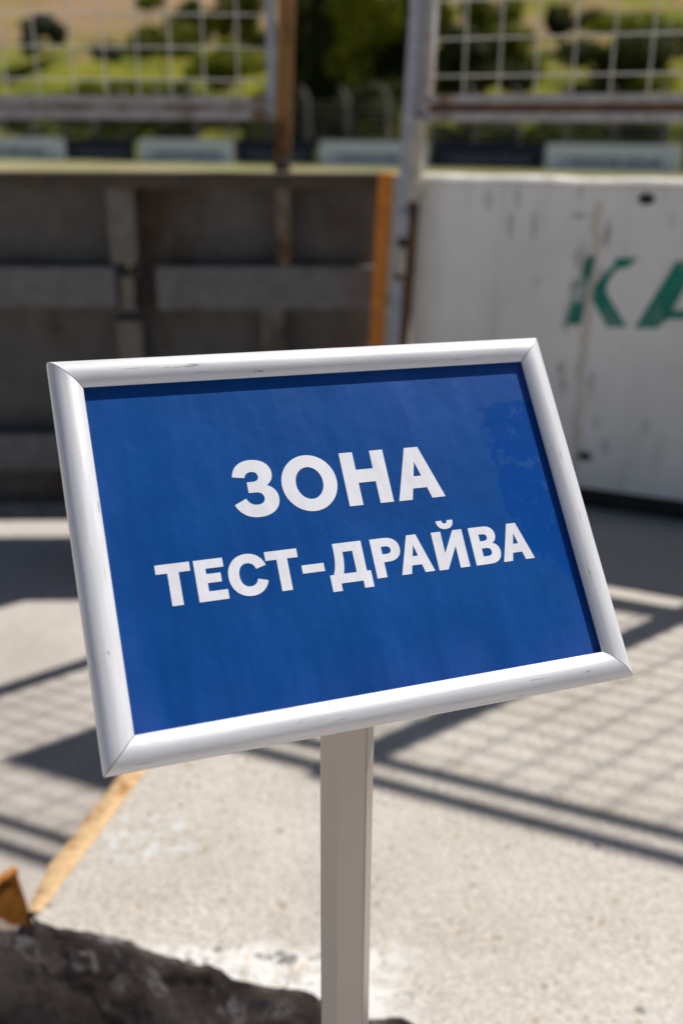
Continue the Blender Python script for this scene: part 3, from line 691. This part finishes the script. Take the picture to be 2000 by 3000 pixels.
De = path((-19.7, -13.3), [('L', 5.6, -13.3), ('L', 5.6, -39.4), ('L', 9.1, -39.4), ('L', 9.1, -53.4), ('L', .9, -53.4), ('L', .9, -47.2), ('L', -18.5, -47.2), ('L', -18.5, -53.4), ('L', -26.8, -53.4), ('L', -26.8, -39.4), ('L', -23.4, -39.4), ('C', -20.9, -34, -19.7, -28, -19.7, -20.5)])
DeH = path((-12.1, -21), [('C', -12.1, -28, -13, -34.2, -14.6, -39.4), ('L', -3.4, -39.4), ('L', -3.4, -21)])
Brv = path((76.9, -4.5), [('L', 82.4, -4.5), ('C', 82.4, -6.3, 83.3, -7.2, 84.9, -7.2), ('C', 86.5, -7.2, 87.3, -6.3, 87.3, -4.5), ('L', 92.8, -4.5), ('C', 92.8, -9.4, 89.9, -12.2, 84.9, -12.2), ('C', 79.9, -12.2, 76.9, -9.4, 76.9, -4.5)])[:-1]
letters = [('З', [Zed]), ('О', [ell(-27.7, 41.4, 24.2, 24.9), ell(-27.7, 41.4, 11.9, 14.2)]),
    ('Н', [[(3.1, 65.2), (15.4, 65.2), (15.4, 49), (31.1, 49), (31.1, 65.2), (43.4, 65.2), (43.4, 17.3), (31.1, 17.3), (31.1, 37.2), (15.4, 37.2), (15.4, 17.3), (3.1, 17.3)]]),
    ('А', letA(48.3, 92.2, 17.1, 64.8, 63.9, 76.7, 12.6, 27.1, 38, 51.4)),
    ('Т', letT(-166, -138.9, -47, -13.4, 7.4, -157, -148.1)), ('Е', [[(-135.8, -13.4), (-112.4, -13.4), (-112.4, -20.8), (-127, -20.8), (-127, -25.2), (-115.6, -25.2), (-115.6, -32.5), (-127, -32.5), (-127, -39.3), (-112, -39.3), (-112, -47), (-135.8, -47)]]),
    ('С', [Ces]), ('Т', letT(-77.9, -50.7, -46.9, -13.2, 7.4, -68.7, -59.8)), ('дефис', [[(-49.1, -28.1), (-30.1, -28.1), (-30.1, -35), (-49.1, -35)]]),
    ('Д', [De, DeH]), ('Р', [Er, ErH]), ('А', letA(35.6, 66, -47.2, -13.6, 47, 55.6, 8.9, -40.1, -32.3, -22.6)),
    ('Й', [[(70, -14), (78.9, -14), (78.9, -33.6), (90.4, -14), (99.1, -14), (99.1, -47.6), (90.1, -47.6), (90.1, -28), (78.5, -47.6), (70, -47.6)], Brv]),
    ('В', [Ve, VeH1, VeH2]), ('А', letA(131.8, 162.4, -47.8, -14.2, 143.1, 151.9, 8.9, -40.7, -32.9, -23.1))]
for ch, sp in letters:
    me = filled([[(x * .001, y * .001) for x, y in s] for s in sp], .0002); me.name = 'printed_letter'; me.transform(Matrix.Translation((0, 0, -.00086)))
    me.materials.clear(); me.materials.append(M_WHITE); o = bpy.data.objects.new('printed_letter', me); COL.objects.link(o)
    o.parent = poster; o.matrix_parent_inverse = Matrix.Identity(4); tag(o, 'white printed ' + ('hyphen' if ch == 'дефис' else 'letter ' + ch))
# pole: chamfered box section turned with the sign, socket behind the panel, foot plate
M_POLE = m_plain('grey_beige_powder_coat', (.45, .415, .39), (.49, .45, .425), 5, .34, .5, .03)
hN = Vector((-BNa.x, -BNa.y, 0)).normalized(); hU = Vector((-hN.y, hN.x, 0))
def octo(name, z0, z1, fw_, ch, m, c=(PX, PY), n=1):
    a = fw_ / 2; b_ = a + ch; e = .0025; h_ = e + ch; base = [(-a, h_), (a, h_), (b_, e), (b_, -e), (a, -h_), (-a, -h_), (-b_, -e), (-b_, e)]; pts = []
    for i, p in enumerate(base):                                     # round every corner a little
        q, r_ = base[i - 1], base[(i + 1) % 8]
        for o_, s in ((q, .07), (r_, .07)): pts.append((p[0] + (o_[0] - p[0]) * s, p[1] + (o_[1] - p[1]) * s))
    V = []; 
    for z in (z0, z1): V += [Vector((c[0], c[1], z)) + hU * p[0] + hN * p[1] for p in pts]
    k = len(pts); F = [(i, (i + 1) % k, k + (i + 1) % k, k + i) for i in range(k)] + [tuple(range(k)), tuple(range(k, 2 * k))[::-1]]
    return mesh(name, V, F, m, sign)
octo('pole', ZL + .012, .885, .0275, .0125, M_POLE)
sc_ = BC - bz * .03 - by * .02; beam('tilt_bracket', Vector((PX, PY, .86)), sc_ , .04, .03, bx, M_POLE, sign, .003)
V = []; F = []
rr = [(.155, 0), (.16, .004), (.155, .009), (.05, .012)]; s = 48
for r_, h in rr:
    for i in range(s): a = 2 * math.pi * i / s; V.append((PX + r_ * math.cos(a), PY + r_ * math.sin(a), ZL + .002 + h))
for k in range(len(rr) - 1):
    for i in range(s): j = (i + 1) % s; F.append((k * s + i, k * s + j, (k + 1) * s + j, (k + 1) * s + i))
F += [tuple(range(s))[::-1], tuple(range(3 * s, 4 * s))]
mesh('foot_plate', V, F, M_POLE, sign)

# ================================================================== FAR BOARDS, FENCE, TREES
def bp(px, py, off=0): return onplane(px, py, B0 + BN * off, BN)
def m_board(name, c, c2):
    m, nt, b = mat(name, .8, 0, .1); N = NT(nt); v = N.co('Generated'); x, y, z = N.sep(v)
    band = N.math('MULTIPLY', N.ramp(z, .16, .2), N.ramp(z, .48, .52, 1, 0)); side = N.math('MULTIPLY', N.ramp(x, .1, .12), N.ramp(x, .88, .9, 1, 0))
    marks = N.ramp(N.noise(N.co('Generated', (14, 1, 2)), 2, 2), .38, .45)
    f = N.math('MULTIPLY', N.math('MULTIPLY', band, side), N.math('MULTIPLY', marks, .85))
    N.L(N.mix(f, c, c2), b.inputs['Base Color']); return m
M_BW = m_board('white_board_print', (.74, .80, .97), (.20, .24, .38)); M_BB = m_board('navy_board_print', (.03, .034, .065), (.13, .14, .19))
bt = [(-210, 192, 1), (202, 400, 0), (412, 682, 1), (692, 925, 0), (938, 1246, 1), (1262, 1588, 0), (1598, 1988, 1), (1998, 2420, 0)]
zt = bp(560, 407).z
lab = ['white perimeter board seen under the wires at the far end of the row', 'navy perimeter board two boards left of the rusty post, between two white ones', 'white perimeter board with dark lettering just left of the rusty post',
       'navy perimeter board seen behind the rusty post', 'white perimeter board in the gate opening, cut off by the leaning gate post', 'navy perimeter board over the left part of the concrete wall', 'white perimeter board over the green letters of the wall', 'navy perimeter board past the white one over the green letters']
for ib, (a, b_, wht) in enumerate(bt):
    pa, pb_ = bp(a, 470), bp(b_, 500); pa.z = pb_.z = ZL; Lb = (pb_ - pa).length
    t = thing('perimeter_board', pa, lab[ib], 'board', 'perimeter boards in the far row')
    V, F = boxmesh(); V = [(pa + pb_) / 2 + BD * x * Lb + BN * y * .06 + Vector((0, 0, (zt - ZL) * (.5 + .46 * 2 * z) + .02)) for x, y, z in V]
    mesh('panel', V, F, M_BW if wht else M_BB, t)
    for q in (.12, .88):
        c = pa + (pb_ - pa) * q + BN * .06; beam('strut', c, c + Vector((0, 0, (zt - ZL) * .9)) + BN * .05, .06, .05, BN, M_RAILG, t, .004)
# perimeter fence behind the boards: posts with bent arms and strands
FO = 2.0
fp0 = bp(1016, 480, FO); fence = thing('perimeter_fence', (fp0.x, fp0.y, ZL), 'tall grey post fence with bent arms and wire strands behind the boards', 'fence')
c0 = (fp0 - (B0 + BN * FO)).dot(BD); c1 = (bp(1134, 480, FO) - (B0 + BN * FO)).dot(BD); sp = c1 - c0
zfh = bp(1015, 300, FO).z; hook = bp(1015, 245, FO).z
strand = unit_cyl('strand', M_WIRE, 6); posts = []
for k in range(-14, 13):
    p = B0 + BN * FO + BD * (c0 + k * sp); p.z = ZL; posts.append(p)
    V = []; ax = [(0, 0), (0, zfh - ZL), (-.08, zfh - ZL + (hook - zfh) * .4), (-.32, hook - ZL - .1)]; r_ = .065
    for s_, h in ax:
        for du, dn in ((-r_, -r_), (r_, -r_), (r_, r_), (-r_, r_)): V.append(p + BD * (s_ + du) + BN * dn + Vector((0, 0, h)))
    F = [(4 * i + j, 4 * i + (j + 1) % 4, 4 * i + 4 + (j + 1) % 4, 4 * i + 4 + j) for i in range(3) for j in range(4)] + [(0, 1, 2, 3)[::-1], (12, 13, 14, 15)]
    mesh('fence_post', V, F, M_FPOST, fence)
for h in list(np.linspace(.3, zfh - ZL, 9)):
    place('strand', strand, rodM(posts[0] + Vector((0, 0, h)), posts[-1] + Vector((0, 0, h)), .007), M_WIRE, fence)

LEAF = [m_leaf('olive_leaves', (.11, .135, .009), (.20, .215, .014)), m_leaf('dark_leaves', (.022, .036, .007), (.065, .082, .012)), m_leaf('grey_green_leaves', (.06, .075, .045), (.10, .115, .075)), m_leaf('bright_leaves', (.15, .19, .008), (.25, .26, .016))]
def plant(name, label, cat, px, py, dist, wpx, hpx, mi, trunk=.18, grp=None, leaf=.16, nl=2200, dens=1.):
    """crown centre at pixel px,py, wpx x hpx pixels in size, standing 'dist' metres behind the boards on the hillside"""
    P = bp(px, py, dist); k = (P - CAM).length / FPX; rx, rz = wpx * k / 2, hpx * k / 2
    zb_ = max(hz(P.x, P.y), ZL) - .05
    t = thing(name, (P.x, P.y, zb_), label, cat, grp)
    nl = int(nl * 2.2); ncl = 18; C = []
    for i in range(ncl):
        d = rng.normal(size=3); d /= np.linalg.norm(d); q = rng.uniform(.3, 1.0)
        C.append((np.array([d[0] * rx, d[1] * rx * .9, d[2] * rz]) * q, rng.uniform(.2, .5)))
    cen = np.zeros((nl, 3)); ci = rng.integers(0, ncl, nl); dirs = rng.normal(size=(nl, 3)); dirs /= np.linalg.norm(dirs, axis=1)[:, None]
    rad = rng.uniform(.55, 1.05, nl) ** .6
    for i in range(nl):
        c, rr_ = C[ci[i]]; cen[i] = c + dirs[i] * rad[i] * rr_ * np.array([rx, rx * .9, rz])
    cen += np.array([P.x, P.y, P.z]); cen[:, 2] = np.maximum(cen[:, 2], zb_ + .05)
    a = rng.normal(size=(nl, 3)); a /= np.linalg.norm(a, axis=1)[:, None]; b_ = np.cross(a, dirs); b_ /= np.linalg.norm(b_, axis=1)[:, None] + 1e-9
    s_ = (leaf * rng.uniform(.6, 1.4, nl))[:, None]
    V = np.stack([cen - a * s_, cen - b_ * s_ * .45, cen + a * s_, cen + b_ * s_ * .45], 1).reshape(-1, 3)
    me = bpy.data.meshes.new('crown'); me.vertices.add(len(V)); me.vertices.foreach_set('co', V.ravel().astype(np.float32))
    me.loops.add(nl * 4); me.loops.foreach_set('vertex_index', np.arange(nl * 4, dtype=np.int32)); me.polygons.add(nl); me.polygons.foreach_set('loop_start', np.arange(0, nl * 4, 4, dtype=np.int32))
    me.update(); me.validate(); me.materials.append(LEAF[mi]); o = bpy.data.objects.new('crown', me); COL.objects.link(o); o.parent = t; o.matrix_parent_inverse = PINV[t.name]
    # trunk with limbs
    V = []; F = []
    def limb(p0, p1, r0, r1, s=7):
        b0 = len(V); d = (p1 - p0).normalized(); u = d.orthogonal().normalized(); v = d.cross(u)
        for q, r_ in ((p0, r0), ((p0 + p1) / 2 + u * r0 * .5, (r0 + r1) / 2), (p1, r1)):
            for i in range(s): an = 2 * math.pi * i / s; V.append(q + (u * math.cos(an) + v * math.sin(an)) * r_)
        for k_ in range(2):
            for i in range(s): j = (i + 1) % s; F.append((b0 + k_ * s + i, b0 + k_ * s + j, b0 + (k_ + 1) * s + j, b0 + (k_ + 1) * s + i))
    b0 = Vector((P.x, P.y, zb_ - .1)); fk = Vector((P.x + rx * .05, P.y, max(zb_ + .15, P.z - rz * .35)))
    limb(b0, fk, trunk, trunk * .7)
    for c, r_ in C[:6]: limb(fk, Vector((P.x + c[0], P.y + c[1], max(P.z + c[2], zb_ + .3))), trunk * .5, trunk * .12)
    mesh('trunk', V, F, M_BARK, t, smooth=True)
    return t
T = 'trees beyond the perimeter fence'; S = 'shrubs on the dry hillside'
plant('leafy_tree', 'dark dense tree behind the fence in the gate opening', 'tree', 925, 110, 6.5, 190, 330, 1, .22, T, .2, 5200)
plant('leafy_tree', 'olive green tree in the gate opening beside the dark tree', 'tree', 1045, 70, 6, 210, 300, 3, .2, T, .18, 4200)
plant('leafy_tree', 'dark tree growing close behind the blue grey post', 'tree', 1165, 120, 7, 130, 330, 1, .18, T, .18, 3600)
plant('leafy_tree', 'bright green low bush under the olive tree', 'bush', 1100, 385, 3.2, 90, 80, 3, .05, S, .08, 900)
plant('shrub', 'rounded grey green shrub on bare tan slope', 'shrub', 138, 78, 16, 118, 92, 2, .06, S, .16, 1700)
plant('shrub', 'small dark shrub low on the tan slope beside grey green shrub', 'shrub', 305, 150, 12, 95, 50, 2, .05, S, .14, 1000)
plant('shrub', 'tiny dark shrub below the rounded grey green shrub', 'shrub', 90, 138, 14, 70, 40, 2, .04, S, .14, 600)
plant('shrub', 'dark green bush at the crest behind the left mesh', 'shrub', 430, 8, 20, 90, 40, 0, .05, S, .15, 900)
plant('shrub', 'olive bush behind the left mesh near its frame post', 'shrub', 560, 70, 14, 150, 110, 0, .07, S, .17, 1900)
plant('shrub', 'leafy yellow green bush against the rusty post', 'shrub', 700, 60, 11, 150, 170, 0, .07, S, .16, 2200)
plant('shrub', 'bright yellow green bush low behind the left mesh', 'shrub', 640, 190, 7, 210, 110, 3, .06, S, .13, 2200)
plant('shrub', 'green bush line end behind the left boards', 'shrub', 330, 262, 4.5, 330, 50, 0, .05, S, .11, 1800)
plant('shrub', 'dark green bush between fence posts behind white board', 'shrub', 60, 350, 3.4, 210, 80, 1, .04, S, .1, 1500)
plant('shrub', 'dark bush between fence posts behind first navy board', 'shrub', 270, 350, 3.4, 250, 90, 1, .04, S, .1, 1700)
plant('shrub', 'dark bush between fence posts left of rusty post', 'shrub', 560, 345, 3.4, 370, 120, 1, .05, S, .11, 2400)
plant('shrub', 'black green bush under the dark tree', 'shrub', 900, 330, 4, 170, 210, 1, .06, S, .12, 2600)
plant('shrub', 'black green bush beside the blue grey post', 'shrub', 1090, 330, 4, 190, 160, 1, .06, S, .12, 2600)
plant('leafy_tree', 'wide dark tree low behind right mesh next to post', 'tree', 1340, 190, 6, 180, 150, 1, .1, T, .15, 2600)
plant('leafy_tree', 'olive tree between the two dark trees behind right mesh', 'tree', 1510, 150, 8, 150, 150, 0, .1, T, .15, 2200)
plant('shrub', 'dark lower bush beside the olive tree behind right mesh', 'shrub', 1470, 230, 5, 170, 90, 1, .06, S, .12, 1700)
plant('leafy_tree', 'broad dark tree behind right mesh at the far end', 'tree', 1850, 200, 6, 360, 180, 1, .13, T, .17, 4200)
plant('shrub', 'small dark shrub on the pinkish upper slope', 'shrub', 1640, 60, 16, 70, 70, 1, .05, S, .15, 900)
plant('shrub', 'dull brown green shrub beside small dark shrub on upper slope', 'shrub', 1725, 68, 16, 90, 50, 2, .05, S, .15, 900)
plant('shrub', 'bright green bush above the broad dark tree', 'shrub', 1840, 75, 10, 260, 70, 3, .05, S, .13, 1800)
plant('shrub', 'bright bush at the foot of broad dark tree', 'shrub', 1905, 245, 3.6, 110, 50, 3, .04, S, .09, 900)
plant('shrub', 'yellow green bush behind grey frame at the gate corner', 'shrub', 1290, 50, 9, 90, 120, 3, .05, S, .14, 1200)
plant('shrub', 'dark bush behind second navy board', 'shrub', 1345, 390, 3.4, 170, 100, 1, .04, S, .1, 1600)
plant('shrub', 'dark bush behind right mesh above the white board', 'shrub', 1480, 395, 3.4, 120, 80, 1, .04, S, .1, 1200)
plant('shrub', 'dark bush above the last white board', 'shrub', 1900, 395, 3.4, 200, 100, 1, .04, S, .1, 1700)
plant('shrub', 'olive bush above the navy board right of the post', 'shrub', 1610, 395, 3.3, 120, 70, 0, .04, S, .1, 1200)
plant('shrub', 'dark hedge mass low in the gate opening behind fence posts', 'shrub', 985, 350, 5, 230, 190, 1, .06, S, .13, 2600)
plant('leafy_tree', 'tall dark tree standing behind the olive tree in the gate opening', 'tree', 985, 130, 12, 330, 420, 1, .25, T, .24, 5200)
plant('shrub', 'olive bush on the slope above the wires beside the grey frame', 'shrub', 1420, 60, 13, 170, 130, 0, .06, S, .15, 1900)
plant('shrub', 'green bush patch behind the left mesh above the low bush line', 'shrub', 470, 130, 10, 200, 90, 0, .06, S, .14, 1700)
